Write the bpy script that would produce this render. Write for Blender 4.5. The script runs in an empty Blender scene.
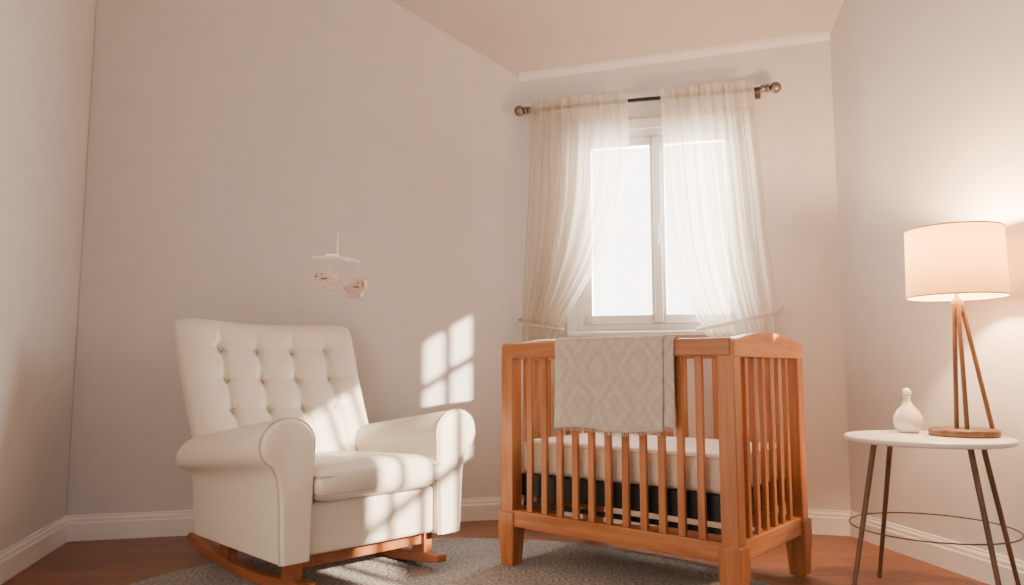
import bpy, bmesh, math, random
from mathutils import Vector, Matrix
random.seed(3)
scene = bpy.context.scene
COL = scene.collection

# ---------------------------------------------------------------- materials
def new_mat(name):
    m = bpy.data.materials.new(name); m.use_nodes = True
    nt = m.node_tree
    return m, nt, nt.nodes["Principled BSDF"], nt.nodes["Material Output"]

def fabric(name, c1, c2, scale=60, rough=.85, bump=.15, sheen=0.0, detail=4, dist=.01):
    m, nt, b, o = new_mat(name)
    tc = nt.nodes.new("ShaderNodeTexCoord")
    n = nt.nodes.new("ShaderNodeTexNoise"); n.inputs["Scale"].default_value = scale; n.inputs["Detail"].default_value = detail
    r = nt.nodes.new("ShaderNodeValToRGB")
    r.color_ramp.elements[0].position = .3; r.color_ramp.elements[1].position = .7
    r.color_ramp.elements[0].color = (*c1, 1); r.color_ramp.elements[1].color = (*c2, 1)
    bp = nt.nodes.new("ShaderNodeBump"); bp.inputs["Strength"].default_value = bump; bp.inputs["Distance"].default_value = dist
    nt.links.new(tc.outputs["Object"], n.inputs["Vector"])
    nt.links.new(n.outputs["Fac"], r.inputs["Fac"]); nt.links.new(r.outputs["Color"], b.inputs["Base Color"])
    nt.links.new(n.outputs["Fac"], bp.inputs["Height"]); nt.links.new(bp.outputs["Normal"], b.inputs["Normal"])
    b.inputs["Roughness"].default_value = rough
    b.inputs["Sheen Weight"].default_value = sheen
    return m

def wood(name, c1, c2, rough=.4, axis='Z', scale=14):
    m, nt, b, o = new_mat(name)
    tc = nt.nodes.new("ShaderNodeTexCoord"); mp = nt.nodes.new("ShaderNodeMapping")
    s = {'X': (.08, 1, 1), 'Y': (1, .08, 1), 'Z': (1, 1, .08)}[axis]
    mp.inputs["Scale"].default_value = s
    n = nt.nodes.new("ShaderNodeTexNoise"); n.inputs["Scale"].default_value = scale * 2.2
    n.inputs["Detail"].default_value = 6; n.inputs["Distortion"].default_value = .7
    r = nt.nodes.new("ShaderNodeValToRGB")
    r.color_ramp.elements[0].position = .33; r.color_ramp.elements[1].position = .68
    r.color_ramp.elements[0].color = (*c1, 1); r.color_ramp.elements[1].color = (*c2, 1)
    bp = nt.nodes.new("ShaderNodeBump"); bp.inputs["Strength"].default_value = .08; bp.inputs["Distance"].default_value = .004
    nt.links.new(tc.outputs["Object"], mp.inputs["Vector"]); nt.links.new(mp.outputs["Vector"], n.inputs["Vector"])
    nt.links.new(n.outputs["Fac"], r.inputs["Fac"]); nt.links.new(r.outputs["Color"], b.inputs["Base Color"])
    nt.links.new(n.outputs["Fac"], bp.inputs["Height"]); nt.links.new(bp.outputs["Normal"], b.inputs["Normal"])
    b.inputs["Roughness"].default_value = rough
    return m

def metal(name, c, rough=.35, met=1.0):
    m = fabric(name, tuple(x * .85 for x in c), c, scale=30, rough=rough, bump=.03)
    m.node_tree.nodes["Principled BSDF"].inputs["Metallic"].default_value = met
    return m

M_wall = fabric("wall_paint", (.672, .638, .622), (.702, .668, .652), scale=9, rough=.9, bump=.03)
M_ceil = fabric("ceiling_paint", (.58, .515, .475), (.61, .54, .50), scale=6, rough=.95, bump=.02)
M_trim = fabric("trim_paint", (.82, .78, .75), (.86, .82, .79), scale=5, rough=.45, bump=.02)
M_frame = fabric("window_frame_paint", (.72, .70, .68), (.76, .74, .72), scale=5, rough=.4, bump=.01)
M_leather = fabric("cream_leather", (.71, .64, .545), (.74, .67, .575), scale=35, rough=.42, bump=.05, dist=.003)
M_piping = fabric("cream_piping", (.50, .42, .33), (.56, .48, .38), scale=80, rough=.6, bump=.1)
M_crib = wood("crib_wood", (.30, .098, .031), (.46, .175, .060), rough=.36, axis='Z')
M_cribx = wood("crib_wood_rail", (.30, .098, .031), (.46, .175, .060), rough=.36, axis='X')
M_criby = wood("crib_wood_end", (.38, .145, .05), (.54, .235, .095), rough=.36, axis='Y')
M_rock = wood("rocker_wood", (.23, .07, .025), (.36, .12, .045), rough=.4, axis='Y')
M_dark = metal("dark_metal", (.012, .014, .018), rough=.45, met=.4)
M_rod = metal("brushed_nickel", (.27, .235, .21), rough=.4)
M_walnut = wood("walnut", (.075, .038, .022), (.16, .08, .043), rough=.45)
M_lampwood = wood("lamp_wood", (.11, .05, .024), (.21, .10, .048), rough=.45)
M_white = fabric("white_lacquer", (.74, .71, .68), (.78, .75, .72), scale=8, rough=.3, bump=.01)
M_ceramic = fabric("white_ceramic", (.74, .67, .58), (.78, .71, .62), scale=12, rough=.25, bump=.02)
M_matt = fabric("mattress_cloth", (.58, .47, .38), (.66, .54, .44), scale=90, rough=.9, bump=.1, sheen=.2)
M_rug = fabric("rug_pile", (.19, .17, .165), (.54, .50, .47), scale=75, rough=1, bump=1.0, detail=8, dist=.03)
M_plush = fabric("plush_cream", (.60, .47, .38), (.78, .66, .57), scale=120, rough=1, bump=.4, sheen=.2)
M_plush2 = fabric("plush_tan", (.52, .38, .30), (.68, .54, .46), scale=120, rough=1, bump=.4, sheen=.2)
M_plushd = fabric("plush_brown", (.20, .12, .08), (.30, .19, .13), scale=120, rough=1, bump=.3)
M_thread = fabric("thread", (.75, .72, .68), (.82, .8, .76), rough=.8)
M_mobarm = fabric("mobile_arm", (.86, .83, .8), (.9, .87, .84), rough=.4)

# floor boards
M_floor, nt, b, o = new_mat("floor_boards")
tc = nt.nodes.new("ShaderNodeTexCoord"); mp = nt.nodes.new("ShaderNodeMapping")
mp.inputs["Rotation"].default_value = (0, 0, math.radians(-8))
br = nt.nodes.new("ShaderNodeTexBrick"); br.inputs["Scale"].default_value = 1.0
br.inputs["Brick Width"].default_value = 1.3; br.inputs["Row Height"].default_value = .13
br.inputs["Mortar Size"].default_value = .003
br.inputs["Color1"].default_value = (.24, .072, .031, 1); br.inputs["Color2"].default_value = (.34, .112, .048, 1)
br.inputs["Mortar"].default_value = (.06, .025, .015, 1)
mp2 = nt.nodes.new("ShaderNodeMapping"); mp2.inputs["Scale"].default_value = (1.2, 14, 1)
n = nt.nodes.new("ShaderNodeTexNoise"); n.inputs["Scale"].default_value = 5; n.inputs["Detail"].default_value = 6
mx = nt.nodes.new("ShaderNodeMixRGB"); mx.blend_type = 'MULTIPLY'; mx.inputs[0].default_value = .6
nt.links.new(tc.outputs["Object"], mp.inputs["Vector"]); nt.links.new(mp.outputs["Vector"], br.inputs["Vector"])
nt.links.new(mp.outputs["Vector"], mp2.inputs["Vector"]); nt.links.new(mp2.outputs["Vector"], n.inputs["Vector"])
nt.links.new(br.outputs["Color"], mx.inputs[1]); nt.links.new(n.outputs["Fac"], mx.inputs[2])
g = nt.nodes.new("ShaderNodeBrightContrast"); g.inputs["Bright"].default_value = .02
nt.links.new(mx.outputs[0], g.inputs["Color"]); nt.links.new(g.outputs[0], b.inputs["Base Color"])
b.inputs["Roughness"].default_value = .4

# blanket damask
M_blanket, nt, b, o = new_mat("blanket_damask")
tc = nt.nodes.new("ShaderNodeTexCoord")
nd = nt.nodes.new("ShaderNodeTexNoise"); nd.inputs["Scale"].default_value = 14; nd.inputs["Detail"].default_value = 3
nt.links.new(tc.outputs["Object"], nd.inputs["Vector"])
vm = nt.nodes.new("ShaderNodeVectorMath"); vm.operation = 'SCALE'; vm.inputs["Scale"].default_value = .035
nt.links.new(nd.outputs["Color"], vm.inputs[0])
va = nt.nodes.new("ShaderNodeVectorMath"); va.operation = 'ADD'
nt.links.new(tc.outputs["Object"], va.inputs[0]); nt.links.new(vm.outputs[0], va.inputs[1])
sp = nt.nodes.new("ShaderNodeSeparateXYZ")
nt.links.new(va.outputs[0], sp.inputs[0])
def mth(op, a, b2=None):
    q = nt.nodes.new("ShaderNodeMath"); q.operation = op
    for i, w in enumerate((a, b2)):
        if w is None: continue
        if isinstance(w, (int, float)): q.inputs[i].default_value = w
        else: nt.links.new(w, q.inputs[i])
    return q.outputs[0]
X = sp.outputs["X"]; Z = sp.outputs["Z"]
cxx = mth('COSINE', mth('MULTIPLY', X, 34.0)); czz = mth('COSINE', mth('MULTIPLY', Z, 22.0))
prod = mth('ADD', cxx, czz)
band = mth('SINE', mth('MULTIPLY', prod, 4.0))
fine = mth('MULTIPLY', mth('COSINE', mth('MULTIPLY', X, 150)), mth('COSINE', mth('MULTIPLY', Z, 120)))
tot = mth('ADD', mth('MULTIPLY', band, .3), mth('MULTIPLY', fine, .3))
fac = mth('ADD', tot, .5)
r = nt.nodes.new("ShaderNodeValToRGB")
r.color_ramp.elements[0].position = .1; r.color_ramp.elements[1].position = .9
r.color_ramp.elements[0].color = (.47, .41, .345, 1); r.color_ramp.elements[1].color = (.565, .505, .435, 1)
n = nt.nodes.new("ShaderNodeTexNoise"); n.inputs["Scale"].default_value = 160
bp = nt.nodes.new("ShaderNodeBump"); bp.inputs["Strength"].default_value = .3; bp.inputs["Distance"].default_value = .005
nt.links.new(fac, r.inputs["Fac"]); nt.links.new(r.outputs["Color"], b.inputs["Base Color"])
nt.links.new(n.outputs["Fac"], bp.inputs["Height"]); nt.links.new(bp.outputs["Normal"], b.inputs["Normal"])
b.inputs["Roughness"].default_value = .95

# sheer
M_sheer, nt, b, o = new_mat("sheer_fabric")
nt.nodes.remove(b)
tr = nt.nodes.new("ShaderNodeBsdfTransparent"); tr.inputs["Color"].default_value = (1, .97, .93, 1)
tl = nt.nodes.new("ShaderNodeBsdfTranslucent"); tl.inputs["Color"].default_value = (.64, .575, .48, 1)
df = nt.nodes.new("ShaderNodeBsdfDiffuse"); df.inputs["Color"].default_value = (.78, .71, .62, 1)
m1 = nt.nodes.new("ShaderNodeMixShader"); m1.inputs[0].default_value = .62
m2 = nt.nodes.new("ShaderNodeMixShader")
tc = nt.nodes.new("ShaderNodeTexCoord"); n = nt.nodes.new("ShaderNodeTexNoise"); n.inputs["Scale"].default_value = 3
mr = nt.nodes.new("ShaderNodeMapRange"); mr.inputs["To Min"].default_value = .56; mr.inputs["To Max"].default_value = .70
nt.links.new(tc.outputs["Object"], n.inputs["Vector"]); nt.links.new(n.outputs["Fac"], mr.inputs["Value"])
nt.links.new(mr.outputs[0], m2.inputs[0])
nt.links.new(tl.outputs[0], m1.inputs[1]); nt.links.new(df.outputs[0], m1.inputs[2])
nt.links.new(tr.outputs[0], m2.inputs[1]); nt.links.new(m1.outputs[0], m2.inputs[2])
nt.links.new(m2.outputs[0], o.inputs["Surface"])

# lampshade
M_shade, nt, b, o = new_mat("lampshade_linen")
nt.nodes.remove(b)
tl = nt.nodes.new("ShaderNodeBsdfTranslucent"); tl.inputs["Color"].default_value = (.36, .215, .085, 1)
df = nt.nodes.new("ShaderNodeBsdfDiffuse"); df.inputs["Color"].default_value = (.60, .46, .31, 1)
m1 = nt.nodes.new("ShaderNodeMixShader")
tc = nt.nodes.new("ShaderNodeTexCoord"); n = nt.nodes.new("ShaderNodeTexNoise"); n.inputs["Scale"].default_value = 90
mr = nt.nodes.new("ShaderNodeMapRange"); mr.inputs["To Min"].default_value = .66; mr.inputs["To Max"].default_value = .74
nt.links.new(tc.outputs["Object"], n.inputs["Vector"]); nt.links.new(n.outputs["Fac"], mr.inputs["Value"])
nt.links.new(mr.outputs[0], m1.inputs[0]); nt.links.new(tl.outputs[0], m1.inputs[1]); nt.links.new(df.outputs[0], m1.inputs[2])
nt.links.new(m1.outputs[0], o.inputs["Surface"])

# glass
M_glass, nt, b, o = new_mat("window_glass")
nt.nodes.remove(b)
tr = nt.nodes.new("ShaderNodeBsdfTransparent"); gl = nt.nodes.new("ShaderNodeBsdfGlossy"); gl.inputs["Roughness"].default_value = .05
fr = nt.nodes.new("ShaderNodeMixShader"); fr.inputs[0].default_value = .04
nt.links.new(tr.outputs[0], fr.inputs[1]); nt.links.new(gl.outputs[0], fr.inputs[2]); nt.links.new(fr.outputs[0], o.inputs["Surface"])

# ---------------------------------------------------------------- helpers
def empty(name, loc=(0, 0, 0), rot=0):
    e = bpy.data.objects.new(name, None); e.location = loc; e.rotation_euler = (0, 0, math.radians(rot))
    e.empty_display_size = .1
    COL.objects.link(e); return e

def mesh_obj(name, verts, faces, mat, parent=None, smooth=False, bevel=0, seg=3, subsurf=0):
    me = bpy.data.meshes.new(name); me.from_pydata(verts, [], faces); me.update()
    bm = bmesh.new(); bm.from_mesh(me); bmesh.ops.recalc_face_normals(bm, faces=bm.faces); bm.to_mesh(me); bm.free()
    ob = bpy.data.objects.new(name, me); COL.objects.link(ob)
    me.materials.append(mat)
    if smooth or bevel: 
        for p in me.polygons: p.use_smooth = True
    if bevel:
        md = ob.modifiers.new("bevel", 'BEVEL'); md.width = bevel; md.segments = seg; md.limit_method = 'ANGLE'
        md.angle_limit = math.radians(40); md.harden_normals = True
    if subsurf:
        md = ob.modifiers.new("sub", 'SUBSURF'); md.levels = subsurf; md.render_levels = subsurf
    if parent: ob.parent = parent
    return ob

def box(name, x0, x1, y0, y1, z0, z1, mat, parent=None, bevel=.004, seg=2):
    v = [(x, y, z) for z in (z0, z1) for y in (y0, y1) for x in (x0, x1)]
    f = [(0, 2, 3, 1), (4, 5, 7, 6), (0, 1, 5, 4), (2, 6, 7, 3), (0, 4, 6, 2), (1, 3, 7, 5)]
    return mesh_obj(name, v, f, mat, parent, bevel=bevel, seg=seg)

def boxes(name, lst, mat, parent=None, bevel=.003, seg=2):
    v = []; f = []
    for (x0, x1, y0, y1, z0, z1) in lst:
        o = len(v)
        v += [(x, y, z) for z in (z0, z1) for y in (y0, y1) for x in (x0, x1)]
        f += [tuple(o + i for i in q) for q in [(0, 2, 3, 1), (4, 5, 7, 6), (0, 1, 5, 4), (2, 6, 7, 3), (0, 4, 6, 2), (1, 3, 7, 5)]]
    return mesh_obj(name, v, f, mat, parent, bevel=bevel, seg=seg)

def lathe(name, prof, mat, parent=None, loc=(0, 0, 0), n=48, smooth=True, bevel=0):
    v = []; f = []
    for r, z in prof:
        for i in range(n):
            a = 2 * math.pi * i / n; v.append((loc[0] + r * math.cos(a), loc[1] + r * math.sin(a), loc[2] + z))
    for j in range(len(prof) - 1):
        for i in range(n):
            f.append((j * n + i, j * n + (i + 1) % n, (j + 1) * n + (i + 1) % n, (j + 1) * n + i))
    if prof[0][0] > 1e-4: f.append(tuple(reversed(range(n))))
    if prof[-1][0] > 1e-4: f.append(tuple((len(prof) - 1) * n + i for i in range(n)))
    ob = mesh_obj(name, v, f, mat, parent, smooth=smooth, bevel=bevel)
    bm = bmesh.new(); bm.from_mesh(ob.data); bmesh.ops.remove_doubles(bm, verts=bm.verts, dist=1e-5); bm.to_mesh(ob.data); bm.free()
    return ob

def rod(name, p0, p1, r0, r1, mat, parent=None, n=16):
    p0 = Vector(p0); p1 = Vector(p1); d = (p1 - p0); q = d.to_track_quat('Z', 'Y'); L = d.length
    v = []; f = []
    for (r, z) in ((r0, 0), (r1, L)):
        for i in range(n):
            a = 2 * math.pi * i / n; v.append(tuple(p0 + q @ Vector((r * math.cos(a), r * math.sin(a), z))))
    for i in range(n): f.append((i, (i + 1) % n, n + (i + 1) % n, n + i))
    f.append(tuple(reversed(range(n)))); f.append(tuple(range(n, 2 * n)))
    return mesh_obj(name, v, f, mat, parent, bevel=min(r0, r1) * .2, seg=1)

def tube(name, pts, r, mat, parent=None, cyclic=False):
    cu = bpy.data.curves.new(name, 'CURVE'); cu.dimensions = '3D'; cu.bevel_depth = r; cu.bevel_resolution = 3
    sp = cu.splines.new('POLY'); sp.points.add(len(pts) - 1)
    for i, p in enumerate(pts): sp.points[i].co = (*p, 1)
    sp.use_cyclic_u = cyclic
    cu.materials.append(mat); cu.use_fill_caps = True
    ob = bpy.data.objects.new(name, cu); COL.objects.link(ob)
    if parent: ob.parent = parent
    return ob

def ball(name, c, r, mat, parent=None, sc=(1, 1, 1)):
    bm = bmesh.new(); bmesh.ops.create_uvsphere(bm, u_segments=24, v_segments=16, radius=r)
    for v in bm.verts: v.co = Vector((v.co.x * sc[0] + c[0], v.co.y * sc[1] + c[1], v.co.z * sc[2] + c[2]))
    me = bpy.data.meshes.new(name); bm.to_mesh(me); bm.free(); me.materials.append(mat)
    for p in me.polygons: p.use_smooth = True
    ob = bpy.data.objects.new(name, me); COL.objects.link(ob)
    if parent: ob.parent = parent
    return ob

def pillow(name, fn, w, h, t, mat, parent, N=40, M=40, ex=8, pw=.4, front_fn=None):
    v = []; f = []
    def prm(i, n): return math.sin(math.pi / 2 * (2 * i / n - 1)) * .6 + (2 * i / n - 1) * .4
    idx = {}
    for side in (1, -1):
        for j in range(M + 1):
            for i in range(N + 1):
                u = prm(i, N); w_ = prm(j, M)
                edge = i in (0, N) or j in (0, M)
                if side == -1 and edge:
                    idx[(side, i, j)] = idx[(1, i, j)]; continue
                th = t / 2 * max(0, (1 - abs(u) ** ex) * (1 - abs(w_) ** ex)) ** pw
                cu = 1 - .035 * abs(w_) ** 10; cw = 1 - .035 * abs(u) ** 10
                a = u * w / 2 * cu; b_ = w_ * h / 2 * cw
                c = th * side
                if side == 1 and front_fn: c -= front_fn(a, b_) * min(1, th / (t / 2) * 1.0)
                idx[(side, i, j)] = len(v); v.append(tuple(fn(a, b_, c)))
    for side in (1, -1):
        for j in range(M):
            for i in range(N):
                q = [idx[(side, i, j)], idx[(side, i + 1, j)], idx[(side, i + 1, j + 1)], idx[(side, i, j + 1)]]
                f.append(tuple(q) if side == 1 else tuple(reversed(q)))
    return mesh_obj(name, v, f, mat, parent, smooth=True)

# ---------------------------------------------------------------- room
B = (.046, 4.41); C = (1.745, 3.954); A = (-2.22, 3.83)
ANG_BACK = -15.02
ANG_LEFT = 14.36
ANG_RIGHT = -79.29
ANG_FAR = 103.3

def wall(name, origin, ang, x0, x1, ztop, openings=(), th=.13):
    xs = sorted(set([x0, x1] + [o[0] for o in openings] + [o[1] for o in openings]))
    zs = sorted(set([-.05, ztop] + [o[2] for o in openings] + [o[3] for o in openings]))
    v = []; f = []
    vid = {}
    def V(x, y, z):
        k = (round(x, 5), y, round(z, 5))
        if k not in vid: vid[k] = len(v); v.append((x, y, z))
        return vid[k]
    def solid(i, j):
        if i < 0 or j < 0 or i >= len(xs) - 1 or j >= len(zs) - 1: return False
        cx = (xs[i] + xs[i + 1]) / 2; cz = (zs[j] + zs[j + 1]) / 2
        return not any(o[0] < cx < o[1] and o[2] < cz < o[3] for o in openings)
    for i in range(len(xs) - 1):
        for j in range(len(zs) - 1):
            if not solid(i, j): continue
            a, b_, c, d = xs[i], xs[i + 1], zs[j], zs[j + 1]
            f.append((V(a, 0, c), V(b_, 0, c), V(b_, 0, d), V(a, 0, d)))
            f.append((V(a, th, c), V(a, th, d), V(b_, th, d), V(b_, th, c)))
            if not solid(i - 1, j): f.append((V(a, 0, c), V(a, 0, d), V(a, th, d), V(a, th, c)))
            if not solid(i + 1, j): f.append((V(b_, 0, c), V(b_, th, c), V(b_, th, d), V(b_, 0, d)))
            if not solid(i, j - 1): f.append((V(a, 0, c), V(a, th, c), V(b_, th, c), V(b_, 0, c)))
            if not solid(i, j + 1): f.append((V(a, 0, d), V(b_, 0, d), V(b_, th, d), V(a, th, d)))
    ob = mesh_obj(name, v, f, M_wall)
    ob.location = (*origin, 0); ob.rotation_euler = (0, 0, math.radians(ang)); return ob

WIN = (.34, 1.28, 1.06, 2.23)
WA = (1.66, 2.20, 1.50, 2.38)  # added opening, placed so the sun reaches the left wall
WB = (2.75, 3.80, 1.42, 2.36)  # added opening, placed so the sun reaches the armchair
wall("wall_back", B, ANG_BACK, 0, 1.759, 3.0, [WIN])
wall("wall_left", A, ANG_LEFT, 0, 2.44, 4.1)
wall("wall_right", C, ANG_RIGHT, -.13, 6.6, 6.0, [WA, WB])
wall("wall_far_left", (-1.27, -.2), ANG_FAR, 0, 4.24, 4.1)

def baseboard(name, origin, ang, x0, x1):
    prof = [(0, 0), (-.018, 0), (-.018, .085), (-.014, .092), (-.014, .104), (-.008, .115), (-.008, .122), (0, .124)]
    v = [(x, y, z) for x in (x0, x1) for (y, z) in prof]; n = len(prof)
    f = [(i, (i + 1) % n, n + (i + 1) % n, n + i) for i in range(n)] + [tuple(range(n)), tuple(reversed(range(n, 2 * n)))]
    ob = mesh_obj(name, v, f, M_trim); ob.location = (*origin, 0); ob.rotation_euler = (0, 0, math.radians(ang)); return ob
baseboard("baseboard_back", B, ANG_BACK, 0, 1.759)
baseboard("baseboard_left", A, ANG_LEFT, 0, 2.34)
baseboard("baseboard_right", C, ANG_RIGHT, 0, 6.5)
baseboard("baseboard_far_left", (-1.27, -.2), ANG_FAR, 0, 4.14)

fl = box("floor", -4.5, 4.5, -2.8, 5.2, -.1, 0, M_floor, bevel=0)

def ceil_z(s, m): return 2.618 + .031 * s + 1.07 * m
mk = 1.2
v = []
for s in (-3.2, 3.1):
    for m in (-.13, mk): v.append((s, -m, ceil_z(s, m)))
    v.append((s, -7.2, ceil_z(s, mk)))
top = [(x, y, z + .12) for x, y, z in v]
V_ = v + top
F_ = [(0, 1, 4, 3), (1, 2, 5, 4), (6, 9, 10, 7), (7, 10, 11, 8), (0, 3, 9, 6), (2, 8, 11, 5), (0, 6, 7, 1), (1, 7, 8, 2), (3, 4, 10, 9), (4, 5, 11, 10)]
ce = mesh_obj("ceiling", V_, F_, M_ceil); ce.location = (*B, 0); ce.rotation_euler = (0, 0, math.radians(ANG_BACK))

# crown moulding on window wall
prof = [(0, -.028), (-.007, -.028), (-.010, -.016), (-.016, -.004), (-.018, .006), (-.018, .03), (0, .012)]
v = []
for s in (0, 1.759): v += [(s, y, ceil_z(s, 0) + z) for y, z in prof]
n = len(prof)
f = [(i, (i + 1) % n, n + (i + 1) % n, n + i) for i in range(n)] + [tuple(range(n)), tuple(reversed(range(n, 2 * n)))]
tr_ = mesh_obj("trim_1", v, f, M_trim); tr_.location = (*B, 0); tr_.rotation_euler = (0, 0, math.radians(ANG_BACK))

# window 1
w1 = empty("window_1", (*B, 0), ANG_BACK)
a, b_, c, d = WIN
fw = .055
L = [(a, a + fw, .02, .08, c, d), (b_ - fw, b_, .02, .08, c, d), (a, b_, .02, .08, d - fw, d), (a, b_, .02, .08, c, c + fw)]
boxes("outer_frame", L, M_frame, w1)
mid = (a + b_) / 2
L = []
for (p, q) in ((a + fw - .01, mid + .004), (mid - .004, b_ - fw + .01)):
    z0, z1 = c + fw - .01, d - fw + .01
    L += [(p, p + .045, .005, .055, z0, z1), (q - .045, q, .005, .055, z0, z1), (p, q, .005, .055, z0, z0 + .05), (p, q, .005, .055, z1 - .05, z1)]
boxes("casement_sashes", L, M_frame, w1)
box("meeting_stile", mid - .022, mid + .022, -.012, .02, c + .05, d - .05, M_frame, w1)
box("handle", mid - .008, mid + .008, -.04, -.012, 1.55, 1.67, M_white, w1)
box("sill", a - .05, b_ + .05, -.06, .1, c - .03, c, M_frame, w1, bevel=.008)
L = [(a - .06, a, -.016, 0, c, d + .06), (b_, b_ + .06, -.016, 0, c, d + .06), (a - .06, b_ + .06, -.016, 0, d, d + .06)]
boxes("casing", L, M_frame, w1)
box("glass", a + .05, b_ - .05, .035, .039, c + .05, d - .05, M_glass, w1, bevel=0)

def added_grid_window(name, W, cols, rows):
    w = empty(name, (*C, 0), ANG_RIGHT); a, b_, c, d = W
    L = [(a, a + .03, .03, .08, c, d), (b_ - .03, b_, .03, .08, c, d), (a, b_, .03, .08, c, c + .03), (a, b_, .03, .08, d - .03, d)]
    for i in range(1, cols):
        x = a + (b_ - a) * i / cols; L.append((x - .016, x + .016, .04, .07, c, d))
    for i in range(1, rows):
        z = c + (d - c) * i / rows; L.append((a, b_, .04, .07, z - .018, z + .018))
    boxes("frame", L, M_frame, w)
    L = [(a - .06, a, -.016, 0, c - .06, d + .06), (b_, b_ + .06, -.016, 0, c - .06, d + .06), (a, b_, -.016, 0, d, d + .06), (a, b_, -.016, 0, c - .06, c)]
    boxes("casing", L, M_frame, w)
added_grid_window("added_sun_window_1", WA, 2, 3)  # unseen window, added to cast the pane-shaped sun patch on the left wall
added_grid_window("added_sun_window_2", WB, 4, 3)

# ---------------------------------------------------------------- curtains + rod
rd = empty("curtain_rod", (*B, 0), ANG_BACK)
ZR = 2.375; YR = -.085
rod("pole", (.03, YR, ZR), (1.45, YR, ZR), .011, .011, M_dark, rd)
for nm, x, sg in (("l", .02, -1), ("r", 1.46, 1)):
    ball("finial_ball_" + nm, (x, YR, ZR), .031, M_rod, rd)
    lathe("ring_a_" + nm, [(0, -.008), (.02, -.008), (.024, 0), (.02, .008), (0, .008)], M_rod, rd).matrix_local = Matrix.Translation((x - sg * .04, YR, ZR)) @ Matrix.Rotation(math.pi / 2, 4, 'Y')
    ball("knob_" + nm, (x - sg * .065, YR, ZR), .021, M_rod, rd)
    box("bracket_" + nm, x - sg * .09 - .008, x - sg * .09 + .008, YR - .004, -.001, ZR - .012, ZR + .008, M_rod, rd)
    box("plate_" + nm, x - sg * .09 - .018, x - sg * .09 + .018, -.012, -.001, ZR - .03, ZR + .025, M_rod, rd)

def interp(pts, z):
    for (z0, s0), (z1, s1) in zip(pts, pts[1:]):
        if z0 >= z >= z1:
            t = (z0 - z) / (z0 - z1) if z0 != z1 else 0
            return s0 + (s1 - s0) * t
    return pts[-1][1]

def smooth_interp(pts, z):
    if pts[-1][0] + .1 < z < pts[0][0] - .1:
        return sum(interp(pts, z + dz) for dz in (-.1, -.07, -.035, 0, .035, .07, .1)) / 7
    return interp(pts, z)

def curtain(name, Lp, Rp, folds, seed, tie_z):
    e = empty(name, (*B, 0), ANG_BACK)
    N = 240; rows = 110; z0 = 2.42; z1 = .12
    rnd = random.Random(seed); ph = [rnd.uniform(0, 6.28) for _ in range(4)]
    v = []; f = []
    for j in range(rows + 1):
        z = z0 + (z1 - z0) * j / rows
        l = smooth_interp(Lp, z); r = smooth_interp(Rp, z); wdt = r - l
        for i in range(N + 1):
            u = i / N
            k = 2 * math.pi * folds
            uu = u + .022 * math.sin(2 * math.pi * 2.3 * u + ph[0]) + .008 * math.sin(4 * z + ph[1])
            amp = .023
            amp *= .70 + .40 * math.sin(2 * math.pi * 1.3 * u + ph[2])
            if abs(z - tie_z) < .25: amp *= .6 + .4 * abs(z - tie_z) / .25
            # pocket: cloth passes in front of the pole at the header
            head = max(0, min(1, (z - 2.30) / .06))
            y = YR - .014 - .014 * head + amp * (1 - .45 * head) * math.sin(k * uu) + .006 * math.sin(2 * k * u + ph[3] + 2 * z)
            x = l + wdt * u + .007 * math.sin(2 * k * uu) * min(1, wdt / .3)
            v.append((x, y, z + (.006 * math.sin(k * uu) if j == 0 else 0)))
    for j in range(rows):
        for i in range(N):
            o = j * (N + 1) + i; f.append((o, o + 1, o + N + 2, o + N + 1))
    mesh_obj("sheer_panel", v, f, M_sheer, e, smooth=True)
    l = smooth_interp(Lp, tie_z); r = smooth_interp(Rp, tie_z)
    return e, l, r

e, l, r = curtain("sheer_curtain", [(2.42, .09), (1.9, .075), (1.5, .05), (1.1, .03), (.9, .05), (.12, .03)],
        [(2.42, .655), (2.1, .66), (1.8, .625), (1.5, .52), (1.25, .37), (1.1, .26), (.95, .22), (.12, .30)], 8, 1, 1.08)
tube("tieback", [(l - .03, -.005, 1.14), (l - .012, -.12, 1.12), ((l + r) / 2, -.135, 1.09), (r + .01, -.10, 1.07), (r, -.045, 1.08), (l, -.01, 1.13)], .009, M_sheer, e)
e, l, r = curtain("sheer_curtain.001", [(2.42, .85), (2.1, .86), (1.8, .87), (1.5, .90), (1.25, .96), (1.1, 1.03), (.95, 1.12), (.12, 1.14)],
        [(2.42, 1.345), (1.9, 1.38), (1.5, 1.40), (1.1, 1.44), (.9, 1.42), (.12, 1.46)], 8, 5, 1.12)
tube("tieback", [(r + .03, -.005, 1.18), (r + .012, -.12, 1.15), ((l + r) / 2, -.135, 1.10), (l - .01, -.10, 1.06), (l, -.045, 1.07), (r, -.01, 1.16)], .009, M_sheer, e)

# ---------------------------------------------------------------- rug
v = []; f = []
n = 160; rings = 14
cx, cy, rx, ry = -.25, 2.6, 1.36, 1.3
v.append((cx, cy, .012))
for k in range(1, rings + 1):
    for i in range(n):
        a = 2 * math.pi * i / n; rr = k / rings
        jit = 1 + (random.uniform(-.006, .006) if k == rings else 0)
        v.append((cx + rx * rr * jit * math.cos(a), cy + ry * rr * jit * math.sin(a), .012 if k < rings else .001))
for i in range(n): f.append((0, 1 + i, 1 + (i + 1) % n))
for k in range(rings - 1):
    for i in range(n):
        o = 1 + k * n
        f.append((o + i, o + n + i, o + n + (i + 1) % n, o + (i + 1) % n))
mesh_obj("round_rug", v, f, M_rug, smooth=True)

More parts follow.
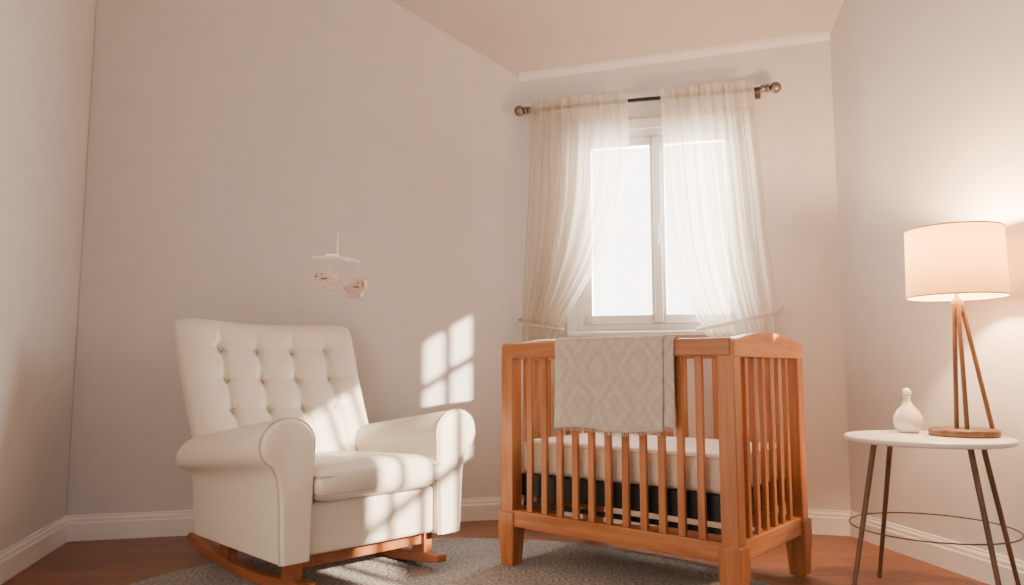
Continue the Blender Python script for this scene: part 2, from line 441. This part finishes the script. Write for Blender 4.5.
# ---------------------------------------------------------------- crib
CRL = (.590, 3.262, .012)
cr = empty("baby_crib", CRL, -40)
LX, LY = .54, .35
pw = .066
def post(name, sx, sy):
    x1 = sx * LX; x0 = x1 - sx * pw; y1 = sy * LY; y0 = y1 - sy * pw
    xa, xb = min(x0, x1), max(x0, x1); ya, yb = min(y0, y1), max(y0, y1)
    box(name, xa, xb, ya, yb, .15, .935, M_crib, cr, bevel=.006)
    g_ = .009
    v = []
    for z, gg in ((0, .000), (.15, g_), (.225, g_)):
        v += [(xa - gg, ya - gg, z), (xb + gg, ya - gg, z), (xb + gg, yb + gg, z), (xa - gg, yb + gg, z)]
    f = [(3, 2, 1, 0), (8, 9, 10, 11)]
    for k in (0, 4):
        for i in range(4): f.append((k + i, k + (i + 1) % 4, k + 4 + (i + 1) % 4, k + 4 + i))
    mesh_obj(name + "_foot", v, f, M_crib, cr, bevel=.005)
post("post_1", -1, -1); post("post_2", 1, -1); post("post_3", 1, 1); post("post_4", -1, 1)
for nm, sy in (("front", -1), ("back", 1)):
    yo = sy * LY; yi = yo - sy * .05
    ya, yb = sorted((yo + sy * .006, yi)); 
    box(nm + "_top_rail", -LX + .01, LX - .01, ya, yb, .885, .95, M_cribx, cr, bevel=.008)
    box(nm + "_bottom_rail", -LX + pw - .002, LX - pw + .002, min(yo, yi), max(yo, yi), .165, .235, M_cribx, cr, bevel=.005)
    L = []; ns = 11
    for i in range(ns):
        x = -LX + pw + (2 * LX - 2 * pw) * (i + 1) / (ns + 1)
        yc = (yo + yi) / 2; L.append((x - .0145, x + .0145, yc - .009, yc + .009, .225, .895))
    boxes(nm + "_slats", L, M_crib, cr, bevel=.003)
for nm, sx in (("left", -1), ("right", 1)):
    xo = sx * LX; xi = xo - sx * .05
    xa, xb = min(xo, xi) + .006, max(xo, xi) - .006
    K = 28; v = []; f = []
    for i in range(K + 1):
        t = i / K; y = -LY + .004 + (2 * LY - .008) * t
        zt = .945 + .034 * math.sin(math.pi * t) ** 1.3
        if t < .1: zt = .945 + (zt - .945) * (t / .1)
        for x in (xa - .008, xb + .008): v += [(x, y, .88), (x, y, zt)]
    for i in range(K):
        o = i * 4; p = o + 4
        f += [(o, o + 1, p + 1, p), (o + 2, p + 2, p + 3, o + 3), (o + 1, o + 3, p + 3, p + 1), (o, p, p + 2, o + 2)]
    f += [(0, 2, 3, 1), (K * 4, K * 4 + 1, K * 4 + 3, K * 4 + 2)]
    mesh_obj(nm + "_end_board", v, f, M_criby, cr, bevel=.006)
    box(nm + "_end_rail", xa, xb, -LY + pw - .002, LY - pw + .002, .165, .235, M_criby, cr, bevel=.005)
    L = []; ns = 6
    for i in range(ns):
        y = -LY + pw + (2 * LY - 2 * pw) * (i + 1) / (ns + 1); xc = (xo + xi) / 2
        L.append((xc - .009, xc + .009, y - .014, y + .014, .225, .89))
    boxes(nm + "_end_slats", L, M_crib, cr, bevel=.003)
boxes("support_frame", [(-.475, .475, -.288, -.258, .29, .385), (-.475, .475, .258, .288, .29, .385), (-.475, -.445, -.288, .288, .29, .385), (.445, .475, -.288, .288, .29, .385), (-.45, .45, -.27, .27, .35, .375)], M_dark, cr)
L = [(-.47, .47, -.278, -.265, .245, .265)] + [(x - .006, x + .006, -.279, -.265, .25, .31) for x in [-.46 + i * .0836 for i in range(12)]]
boxes("support_bars", L, M_dark, cr, bevel=.002)
box("mattress", -.475, .475, -.286, .286, .385, .53, M_matt, cr, bevel=.03, seg=5)
tube("mattress_piping", [(x * .472, y * .283, .515) for x, y in ((-.97, -1), (.97, -1), (1, -.95), (1, .95), (.97, 1), (-.97, 1), (-1, .95), (-1, -.95))], .004, M_piping, cr, cyclic=True)

# blanket
bl = empty("baby_blanket", CRL, -40)
def drape(name, xa, xb, zf, zb, off, seed):
    path = []
    yf = -LY - .006 - .006 - off; yb = -LY + .05 + .006 + off; zt = .95 + .006 + off
    nseg = 40
    for i in range(nseg + 1): path.append((yf, zf + (zt - .015 - zf) * i / nseg))
    for k in range(1, 8):
        a = math.pi * (1 - k / 8); path.append(((yf + yb) / 2 + (yb - yf) / 2 * math.cos(a), zt - .015 + .015 * math.sin(a)))
    for i in range(nseg // 2 + 1): path.append((yb, zt - .015 + (zb - zt + .015) * i / (nseg // 2)))
    rnd = random.Random(seed); p1, p2 = rnd.uniform(0, 6), rnd.uniform(0, 6)
    v = []; f = []; N = 70
    for j, (y, z) in enumerate(path):
        hang = max(0, zt - .02 - z)
        for i in range(N + 1):
            u = i / N; x = xa + (xb - xa) * u + .010 * math.sin(9 * z + p1) * hang
            sg = -1 if y < -LY + .02 else 1
            dy = sg * hang * (.018 + .018 * math.sin(2 * math.pi * 2.2 * u + p1) + .008 * math.sin(2 * math.pi * 5 * u + p2)) 
            if sg > 0: dy *= .3
            dz = .006 * math.sin(2 * math.pi * 1.4 * u + p2) * (hang / .35)
            v.append((x, y + dy, z + dz))
    for j in range(len(path) - 1):
        for i in range(N):
            o = j * (N + 1) + i; f.append((o, o + 1, o + N + 2, o + N + 1))
    ob = mesh_obj(name, v, f, M_blanket, bl, smooth=True)
    md = ob.modifiers.new("sol", 'SOLIDIFY'); md.thickness = .007; md.offset = 0
    fr = []
    for k in range(int((xb - xa) / .006)):
        u = k * .006 / (xb - xa); i = min(N, int(u * N)); p = v[i]
        fr.append((p[0] - .0012, p[0] + .0012, p[1] - .0012, p[1] + .0012, p[2] - .012 - .003 * rnd.random(), p[2] + .003))
    boxes(name + "_fringe", fr, M_blanket, bl, bevel=0)
    return ob
drape("outer_layer", -.225, .275, .600, .66, .008, 2)
drape("inner_fold", .10, .315, .62, .68, 0.0, 4)

# ---------------------------------------------------------------- rocking armchair
ch = empty("rocking_armchair", (-.80, 3.30, .012), 45)
ch.scale = (1.06, 1.06, 1.0)
SX = 1.09
for nm, x in (("l", -.29), ("r", .29)):
    K = 40; v = []; f = []
    for i in range(K + 1):
        y = -.39 + (.98) * i / K
        z = .20 * (y - .03) ** 2
        th = .042 * (1 if 2 < i < K - 2 else .8)
        for xx in (x - .024, x + .024): v += [(xx, y, z), (xx, y, z + th)]
    for i in range(K):
        o = i * 4; p = o + 4
        f += [(o, o + 1, p + 1, p), (o + 2, p + 2, p + 3, o + 3), (o + 1, o + 3, p + 3, p + 1), (o, p, p + 2, o + 2)]
    f += [(0, 2, 3, 1), (K * 4, K * 4 + 1, K * 4 + 3, K * 4 + 2)]
    mesh_obj("rocker_" + nm, v, f, M_rock, ch, bevel=.006)
    boxes("rocker_blocks_" + nm, [(x - .02, x + .02, -.30, -.22, .03, .16), (x - .02, x + .02, .20, .28, .03, .16)], M_rock, ch)
boxes("cross_bars", [(-.29, .29, -.28, -.24, .095, .135), (-.29, .29, .22, .26, .095, .135)], M_rock, ch)
BZ = .145
box("seat_base", -.262 * SX, .262 * SX, -.345, .30, BZ + .005, .345, M_leather, ch, bevel=.02, seg=4)
def arm_profile():
    P = [(.262, BZ), (.258, .30), (.254, .46), (.250, .54)]
    cx_, cz_, r_ = .345, .568, .097
    for k in range(0, 17):
        a = math.pi - math.pi * 1.32 * k / 16
        P.append((cx_ + r_ * math.cos(a), cz_ + r_ * math.sin(a)))
    P += [(.382, .455), (.374, .40), (.370, .34), (.366, .22), (.362, BZ)]
    return [(x * SX, z) for x, z in P]
AP = arm_profile()
def armz(x, y, z):
    t = (y + .37) / .70
    k = max(0, min(1, (z - .35) / .2))
    return z - .11 * max(0, t) * k
OXH, OXL = .345 * SX, .312 * SX
for nm, sg in (("r", 1), ("l", -1)):
    ys = [-.383, -.377, -.365, -.345, -.31, -.2, -.1, 0, .1, .2, .3, .335, .345]
    sc = [.80, .90, .965, .99, 1, 1, 1, 1, 1, 1, 1, .96, .9]
    v = []; f = []; n = len(AP)
    for y, s in zip(ys, sc):
        for (x, z) in AP:
            if z > .46: xx = OXH + (x - OXH) * s; zz = .568 + (z - .568) * s
            else: xx = OXL + (x - OXL) * (1 - (1 - s) * .7); zz = z
            v.append((sg * xx, y, armz(xx, y, zz)))
    for j in range(len(ys) - 1):
        for i in range(n):
            f.append((j * n + i, j * n + (i + 1) % n, (j + 1) * n + (i + 1) % n, (j + 1) * n + i))
    f.append(tuple(range(n))); f.append(tuple((len(ys) - 1) * n + i for i in range(n)))
    mesh_obj("arm_" + nm, v, f, M_leather, ch, smooth=True, bevel=.005)
    pts = []
    for (x, z) in AP:
        if z > .46: xx = OXH + (x - OXH) * .97; zz = .568 + (z - .568) * .97
        else: xx = OXL + (x - OXL) * .975; zz = z
        pts.append((sg * xx, -.366, armz(x, -.366, zz)))
    tube("arm_piping_" + nm, pts, .0042, M_piping, ch)
# tufted back
lean = math.radians(27)
BH = .82
base = Vector((0, .205, .315))
upv = Vector((0, math.sin(lean), math.cos(lean))); fw_ = Vector((0, -math.cos(lean), math.sin(lean)))
buttons = []
for row in (.25, .10, -.05):
    for c_ in (-.25, -.083, .083, .25): buttons.append((c_, row))
def tuft(a, b_):
    d = 0
    for (x, y) in buttons:
        q = ((a - x) ** 2 + (b_ - y) ** 2)
        d += .016 * math.exp(-q / (2 * .014 ** 2)) + .014 * math.exp(-q / (2 * .04 ** 2))
    for c_ in (-.25, -.083, .083, .25):
        if b_ < .27: d += .016 * math.exp(-((a - c_) ** 2) / (2 * .010 ** 2)) * min(1, (.29 - b_) / .05) 
        else: d += .009 * math.exp(-((a - c_) ** 2) / (2 * .008 ** 2)) * max(0, 1 - (b_ - .27) / .10)
    for r_ in (.25, .10, -.05):
        d += .003 * math.exp(-((b_ - r_) ** 2) / (2 * .010 ** 2))
    return d
def backmap(a, b_, c):
    t = (b_ / BH + .5)
    a2 = a * (.94 + .10 * t)
    curve = .03 * (abs(a) / .40) ** 2 * t
    lift = .012 * (abs(a) / .40) ** 2 * t
    bow = -.02 * math.sin(math.pi * t)
    return base + upv * (b_ + BH / 2 + lift) + fw_ * (c + curve + bow) + Vector((a2, 0, 0))
pillow("backrest", backmap, .84, BH, .16, M_leather, ch, N=170, M=170, ex=12, pw=.5, front_fn=tuft)
for i, (x, y) in enumerate(buttons):
    p = backmap(x, y, .080 - .026)
    ball("button_%d" % i, p, .009, M_piping, ch)
# seat cushion
HW = .257 * SX
def seatmap(a, b_, c): return Vector((a, -.095 + b_, .395 + c - .03 * (b_ / .3) * .5 + (.014 * (1 - (a / HW) ** 2) if c > 0 else 0)))
pillow("seat_cushion", seatmap, 2 * HW, .64, .14, M_leather, ch, N=60, M=60, ex=10, pw=.5)
for q, zz in (("top", .030), ("low", -.030)):
    tube("cushion_piping_" + q, [(-HW * .975, -.35, .412 + zz), (-HW * .955, -.39, .412 + zz), (-HW * .91, -.405, .412 + zz), (HW * .91, -.405, .412 + zz), (HW * .955, -.39, .412 + zz), (HW * .975, -.35, .412 + zz)], .0042, M_piping, ch)

# ---------------------------------------------------------------- side table
tb = empty("side_table", (1.550, 2.84, 0), 0)
lathe("top", [(0, .580), (.278, .580), (.285, .585), (.285, .596), (.281, .6), (0, .6)], M_white, tb, n=72, bevel=0)
for i, adeg in enumerate((5, 98, 188, 278)):
    a = math.radians(adeg)
    rod("leg_%d" % (i + 1), (.335 * math.cos(a), .335 * math.sin(a), 0), (.215 * math.cos(a), .215 * math.sin(a), .581), .008, .0105, M_walnut, tb)
rs = .335 - .12 * (.27 / .581)
tube("stretcher_ring", [(rs * math.cos(2 * math.pi * i / 60), rs * math.sin(2 * math.pi * i / 60), .27) for i in range(60)], .0026, M_walnut, tb, cyclic=True)

# ---------------------------------------------------------------- lamp
lp = empty("table_lamp", (1.70, 2.86, .6), 0)
lathe("base", [(0, 0), (.112, 0), (.118, .004), (.118, .022), (.112, .028), (0, .028)], M_lampwood, lp, n=64)
OX = .004
for i, (adeg, rb) in enumerate(((-12, .098), (190, .03), (250, .06))):
    a = math.radians(adeg)
    rod("leg_%d" % (i + 1), (rb * math.cos(a), rb * math.sin(a), .026), (.014 * math.cos(a) + OX, .014 * math.sin(a), .50), .0085, .0085, M_lampwood, lp)
lathe("hub", [(0, .465), (.017, .465), (.02, .47), (.02, .51), (.014, .515), (.007, .52), (.007, .63), (0, .63)], M_lampwood, lp, loc=(OX, 0, 0), n=24)
lathe("bulb_socket", [(0, .61), (.018, .61), (.018, .66), (0, .66)], M_dark, lp, loc=(OX, 0, 0), n=24)
v = []; f = []; n = 96
RL, RH, ZL, ZH = .172, .167, .525, .785
for (r_, z) in ((RL, ZL), (RH, ZH)):
    for i in range(n):
        a = 2 * math.pi * i / n; v.append((r_ * math.cos(a) + OX, r_ * math.sin(a), z))
for i in range(n): f.append((i, (i + 1) % n, n + (i + 1) % n, n + i))
mesh_obj("shade", v, f, M_shade, lp, smooth=True)
for nm, r_, z in (("lo", RL, ZL), ("hi", RH, ZH)):
    tube("shade_rim_" + nm, [(r_ * math.cos(2 * math.pi * i / 64) + OX, r_ * math.sin(2 * math.pi * i / 64), z) for i in range(64)], .003, M_piping, lp, cyclic=True)
for i in range(3):
    a = i * 2.094; tube("spider_%d" % i, [(OX, 0, .775), (OX + RH * math.cos(a), RH * math.sin(a), .783)], .0015, M_dark, lp)
ld = bpy.data.lights.new("bulb", 'POINT'); ld.energy = 100; ld.color = (1, .64, .33); ld.shadow_soft_size = .035
lo = bpy.data.objects.new("bulb", ld); COL.objects.link(lo); lo.parent = lp; lo.location = (OX, 0, .715)

# ---------------------------------------------------------------- vase
vs = empty("bottle_vase", (1.565, 3.0, .6), 0)
lathe("body", [(0, 0), (.030, 0), (.036, .003), (.048, .02), (.054, .042), (.051, .065), (.038, .088), (.022, .105), (.014, .12), (.0115, .135), (.015, .142), (0, .142)], M_ceramic, vs, n=48)
ball("stopper", (0, 0, .158), .017, M_ceramic, vs)

# ---------------------------------------------------------------- mobile
mb = empty("crib_mobile", (-.77, 3.27, 0), 0)
ZM = -.01
tube("thread", [(0, 0, 1.44 + ZM), (0, 0, 3.90)], .0006, M_thread, mb)
rod("hub", (0, 0, 1.35 + ZM), (0, 0, 1.47 + ZM), .005, .002, M_mobarm, mb)
tube("arm_wide", [(-.11 + .21 * i / 20, .01 * math.sin(i / 3), 1.348 + ZM + .012 * math.sin(math.pi * i / 20) - .02 * (i / 20)) for i in range(21)], .0055, M_mobarm, mb)
tube("arm_cross", [(.01 * math.sin(i / 3) + .03 * (i / 10 - 1), -.09 + .18 * i / 20, 1.345 + ZM + .012 * math.sin(math.pi * i / 20)) for i in range(21)], .0045, M_mobarm, mb)
def plush(name, c, mat, flip, S):
    x, y, z = c
    parts = [((0, 0, 0), .046, (1.05, 1, .9)), ((flip * .034, -.020, .024), .032, (1, 1, 1)), ((flip * .048, -.046, .016), .015, (1.1, .9, .8)),
             ((flip * .014, -.012, .050), .012, (1, .6, 1.0)), ((flip * .052, -.016, .050), .012, (1, .6, 1.0)),
             ((-.024, -.022, -.032), .017, (1, 1, .9)), ((-.024, .022, -.032), .017, (1, 1, .9)), ((.024, -.026, -.032), .017, (1, 1, .9)), ((.024, .022, -.032), .017, (1, 1, .9)), ((-flip * .048, 0, .008), .012, (1, 1, 1))]
    bm = bmesh.new()
    for (p, r_, s) in parts:
        ret = bmesh.ops.create_uvsphere(bm, u_segments=20, v_segments=14, radius=r_ * S)
        for v_ in ret['verts']: v_.co = Vector((v_.co.x * s[0] + p[0] * S + x, v_.co.y * s[1] + p[1] * S + y, v_.co.z * s[2] + p[2] * S + z))
    me = bpy.data.meshes.new(name); bm.to_mesh(me); bm.free(); me.materials.append(mat)
    for p in me.polygons: p.use_smooth = True
    ob = bpy.data.objects.new(name, me); COL.objects.link(ob); ob.parent = mb
    md = ob.modifiers.new("rm", 'REMESH'); md.mode = 'VOXEL'; md.voxel_size = .0025; md.use_smooth_shade = True
    ms = ob.modifiers.new("sm", 'SMOOTH'); ms.factor = .5; ms.iterations = 6
    ball(name + "_nose", (x + flip * .050 * S, y - .059 * S, z + .019 * S), .005, M_plushd, mb)
    for k in (-1, 1): ball(name + "_eye%d" % k, (x + flip * (.036 + .011 * k) * S, y - .050 * S, z + .032 * S), .0035, M_plushd, mb)
    tube(name + "_collar", [(x + flip * .018 * S + .034 * S * math.cos(q * .314), y - .012 * S + .034 * S * math.sin(q * .314), z + .010 * S) for q in range(20)], .004, M_plushd, mb, cyclic=True)
plush("plush_lamb", (-.02, -.05, 1.235 + ZM), M_plush, -1, .90)
plush("plush_bear", (.082, 0, 1.205 + ZM), M_plush2, 1, .86)
tube("string_1", [(-.025, -.05, 1.35 + ZM), (-.02, -.05, 1.255 + ZM)], .0014, M_thread, mb)
tube("string_2", [(.09, 0, 1.335 + ZM), (.085, 0, 1.235 + ZM)], .0014, M_thread, mb)

# ---------------------------------------------------------------- lights
sd = bpy.data.lights.new("sun", 'SUN'); sd.energy = 27; sd.angle = math.radians(.8); sd.color = (1, .82, .62)
so = bpy.data.objects.new("sun", sd); COL.objects.link(so); so.location = (6, -3, 5)
so.rotation_euler = Vector((-.70, .62, -.35)).to_track_quat('-Z', 'Y').to_euler()

ad = bpy.data.lights.new("window_daylight", 'AREA'); ad.shape = 'RECTANGLE'; ad.size = 1.3; ad.size_y = 1.5; ad.energy = 320; ad.color = (1, .95, .88)
ao = bpy.data.objects.new("window_daylight", ad); COL.objects.link(ao)
sB = .81; mB = -.35
u_ = Vector((.966, -.259, 0)); n_ = Vector((-.259, -.966, 0))
ao.location = Vector((B[0], B[1], 1.66)) + u_ * sB + n_ * mB
ao.rotation_euler = n_.to_track_quat('-Z', 'Z').to_euler()

wd = bpy.data.worlds.new("world"); scene.world = wd; wd.use_nodes = True
nt = wd.node_tree; bg = nt.nodes["Background"]
tc = nt.nodes.new("ShaderNodeTexCoord"); sx = nt.nodes.new("ShaderNodeSeparateXYZ")
mr = nt.nodes.new("ShaderNodeMapRange"); mr.inputs["From Min"].default_value = 0; mr.inputs["From Max"].default_value = .8
mr.inputs["To Min"].default_value = .72; mr.inputs["To Max"].default_value = 8
nt.links.new(tc.outputs["Generated"], sx.inputs[0]); nt.links.new(sx.outputs["Y"], mr.inputs["Value"]); nt.links.new(mr.outputs[0], bg.inputs["Strength"])
bg.inputs["Color"].default_value = (1, .94, .88, 1)

# ---------------------------------------------------------------- camera
cd = bpy.data.cameras.new("camera"); cd.sensor_width = 36; cd.lens = 36 * 750 / 1024; cd.clip_start = .05
co = bpy.data.objects.new("camera", cd); COL.objects.link(co)
co.location = (0, 0, .85); co.rotation_euler = (math.radians(90 + 5.82), 0, 0)
scene.camera = co
